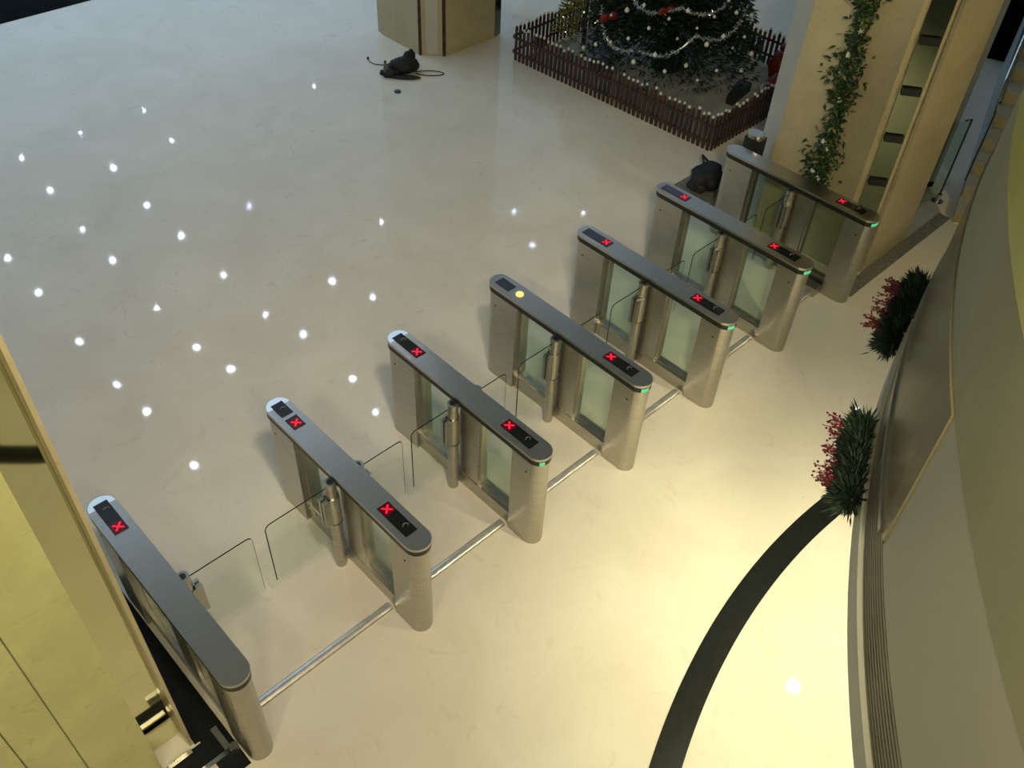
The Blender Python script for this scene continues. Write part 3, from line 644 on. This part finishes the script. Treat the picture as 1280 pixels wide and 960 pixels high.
# ------------------------------------------------------------------ garlands clipped under the balcony edge
def bough(adeg, half, label, seed):
    rnd = random.Random(seed); ac = math.radians(adeg); hw = math.radians(half)
    c0 = Vector((CX+5.385*math.cos(ac), CY+5.385*math.sin(ac), 3.21))
    t = thing('pine_bough', label, 'garland', c0, 0, 'pine boughs along the balcony edge')
    pth = [Vector((CX+5.385*math.cos(ac+hw*u), CY+5.385*math.sin(ac+hw*u), 3.21))-c0 for u in [-1+i/6 for i in range(13)]]
    b = nb(); tube(b, pth, 0.012, 6); obj('stem', b, M_trunk, t)
    b = nb()
    for k in range(6500):
        u = rnd.uniform(-1, 1); a = ac+hw*u; rad = Vector((math.cos(a), math.sin(a), 0)); tan = Vector((-math.sin(a), math.cos(a), 0))
        p = Vector((CX, CY, 3.21))+rad*5.385-c0
        d_ = rad*rnd.uniform(-.25, 1)+Vector((0, 0, rnd.uniform(-1, 1)))*0.8+tan*rnd.uniform(-.6, .6)
        leafcard(b, p+d_*rnd.uniform(0, .07), d_, rnd.uniform(.03, .06), 0.005)
    obj('needles', b, M_leaf, t)
    b = nb()
    for k in range(44):
        u = rnd.choice((-0.6, 0.0, 0.6))*1.0+rnd.gauss(0, .16) if k % 4 else rnd.uniform(-.8, .8); a = ac+hw*u; rad = Vector((math.cos(a), math.sin(a), 0)); tan = Vector((-math.sin(a), math.cos(a), 0))
        p = Vector((CX, CY, 3.22))+rad*5.44-c0
        d_ = (rad*1.2+tan*rnd.uniform(-.5, .5)+Vector((0, 0, rnd.uniform(-.1, .6)))).normalized(); L = rnd.uniform(.05, .11)
        tube(b, [p, p+d_*L*.5+Vector((0, 0, .01)), p+d_*L], 0.003, 4)
        for s in range(8): sphere(b, p+d_*L*(0.3+0.09*s)+Vector((rnd.gauss(0, .008), rnd.gauss(0, .008), rnd.gauss(0, .006))), 0.0050, 6, 4)
    obj('berries', b, M_berry, t)
bough(160.0, 2.2, 'dark pine bough with red berries on the balcony edge above the black floor arc', 1)
bough(149.4, 2.7, 'dark pine bough with red berries on the balcony edge, farther one towards the stairs', 2)

# ------------------------------------------------------------------ stairs beyond the pillar
phi = math.radians(25.5); ux = Vector((math.sin(phi), math.cos(phi), 0)); rx = Vector((math.cos(phi), -math.sin(phi), 0))
S0 = Vector((4.87, 8.9, 0))
st = thing('staircase', 'marble staircase climbing away beyond the garlanded pillar', 'stairs', S0, -phi)
for k in range(14):
    b = nb(); box(b, 0, 2.6, k*0.30, k*0.30+0.32, 0.16*k if k == 0 else 0.16*k-0.10, 0.16*(k+1)-0.02); obj('riser', b, M_stair, st)
    b = nb(); box(b, -0.01, 2.6, k*0.30-0.02, k*0.30+0.31, 0.16*(k+1)-0.02, 0.16*(k+1)); obj('tread', b, M_greyfloor, st, bevel=0.004)
b = nb(); v = [(0.0, 0), (4.2, 0), (4.2, 2.24), (3.9, 2.24)]
A = [b.verts.new((0.0, y, z)) for y, z in v]; B = [b.verts.new((0.05, y, z)) for y, z in v]; b.faces.new(A); b.faces.new(B[::-1])
for i in range(4): b.faces.new((A[i], A[(i+1) % 4], B[(i+1) % 4], B[i]))
obj('stringer', b, M_bluegrey, st)
b = nb(); p0 = at(1191, 280); p1 = at(1212, 281); tube(b, [p0+Vector((0, 0, .008)), p1+Vector((0, 0, .008))], 0.014, 6)
tag(obj('step_strip', b, M_snow), 'pale strip on the floor at the foot of the stairs', 'strip')
# glass balustrade with chrome rail
t = thing('glass_balustrade', 'glass balustrade with curved chrome handrail along the staircase', 'balustrade', S0, -phi)
y0, y1 = 0.42, 4.2
out = [(y0, 0.30), (y1, 0.30+(y1-y0)*.533), (y1, 1.28+(y1-y0)*.533), (y0, 1.28)]
b = nb(); A = [b.verts.new((-0.03, y, z)) for y, z in out]; B = [b.verts.new((-0.018, y, z)) for y, z in out]; b.faces.new(A); b.faces.new(B[::-1])
for i in range(4): b.faces.new((A[i], A[(i+1) % 4], B[(i+1) % 4], B[i]))
obj('glass_pane', b, M_gglass, t)
b = nb(); tube(b, [(-0.024, y0, 0.30), (-0.024, y0, 1.28)], 0.009, 6); obj('pane_edge', b, M_edge, t)
b = nb(); hp = [(-0.024, y0-0.02, 1.14), (-0.03, y0+0.03, 1.30), (-0.04, y0+0.25, 1.43), (-0.03, y0+0.6, 1.62), (-0.01, y0+1.1, 1.90), (0.0, y0+2, 2.38), (0, y1, 3.33)]
tube(b, hp, 0.026, 10); obj('handrail', b, M_chrome, t, smooth=True)
# small glass screen with its floor fitting
g0 = at(1171, 252); g1 = at(1150, 258)
t = thing('glass_screen', 'low clear glass screen on a round chrome floor fitting beside the pillar', 'screen', g0, 0)
b = nb(); dv = (g1-g0).normalized(); L = 0.42; nn = Vector((-dv.y, dv.x, 0))*0.006
A = [b.verts.new(c) for c in (Vector((0, 0, 0.05))+nn, dv*L+Vector((0, 0, 0.05))+nn, dv*L+Vector((0, 0, 1.05))+nn, Vector((0, 0, 1.05))+nn)]; B = [b.verts.new(v_.co-2*nn) for v_ in A]
b.faces.new(A); b.faces.new(B[::-1])
for i in range(4): b.faces.new((A[i], A[(i+1) % 4], B[(i+1) % 4], B[i]))
obj('glass_pane', b, M_gglass, t)
b = nb(); tube(b, [(0, 0, 0.04), (0, 0, 1.05), dv*0.1+Vector((0, 0, 1.055))], 0.010, 6); obj('pane_edge', b, M_edge, t)
b = nb(); cyl(b, 0, 0, 0, 0.012, 0.07, 20); cyl(b, 0, 0, 0.012, 0.10, 0.026, 16); obj('floor_fitting', b, M_chrome, t)
# blue grey wall behind, black glass above
def seg(name, p, q_, z0, z1, th, m):
    b = nb(); p = Vector(p); q_ = Vector(q_); n_ = (q_-p).normalized(); n_ = Vector((-n_.y, n_.x, 0))*th
    prism(b, [(p.x, p.y), (q_.x, q_.y), (q_.x+n_.x, q_.y+n_.y), (p.x+n_.x, p.y+n_.y)], z0, z1); return struct(name, b, m)
seg('wall_stair', (4.35, 9.46, 0), (4.86, 9.62, 0), 0.0, 0.07, 0.2, M_dark)
seg('wall_stair.001', (4.35, 9.46, 0), (4.86, 9.62, 0), 0.07, 2.3, 0.2, M_bluegrey)
seg('wall_stair.002', (4.35, 9.46, 0), (4.86, 9.62, 0), 2.3, 6.0, 0.2, M_dark)
seg('wall_stair.003', (4.86, 9.62, 0), (6.6, 13.3, 0), 2.6, 6.0, 0.1, M_dark)
seg('wall_stair.004', (6.6, 13.3, 0), (9.5, 11.9, 0), 0.0, 6.0, 0.2, M_dark)
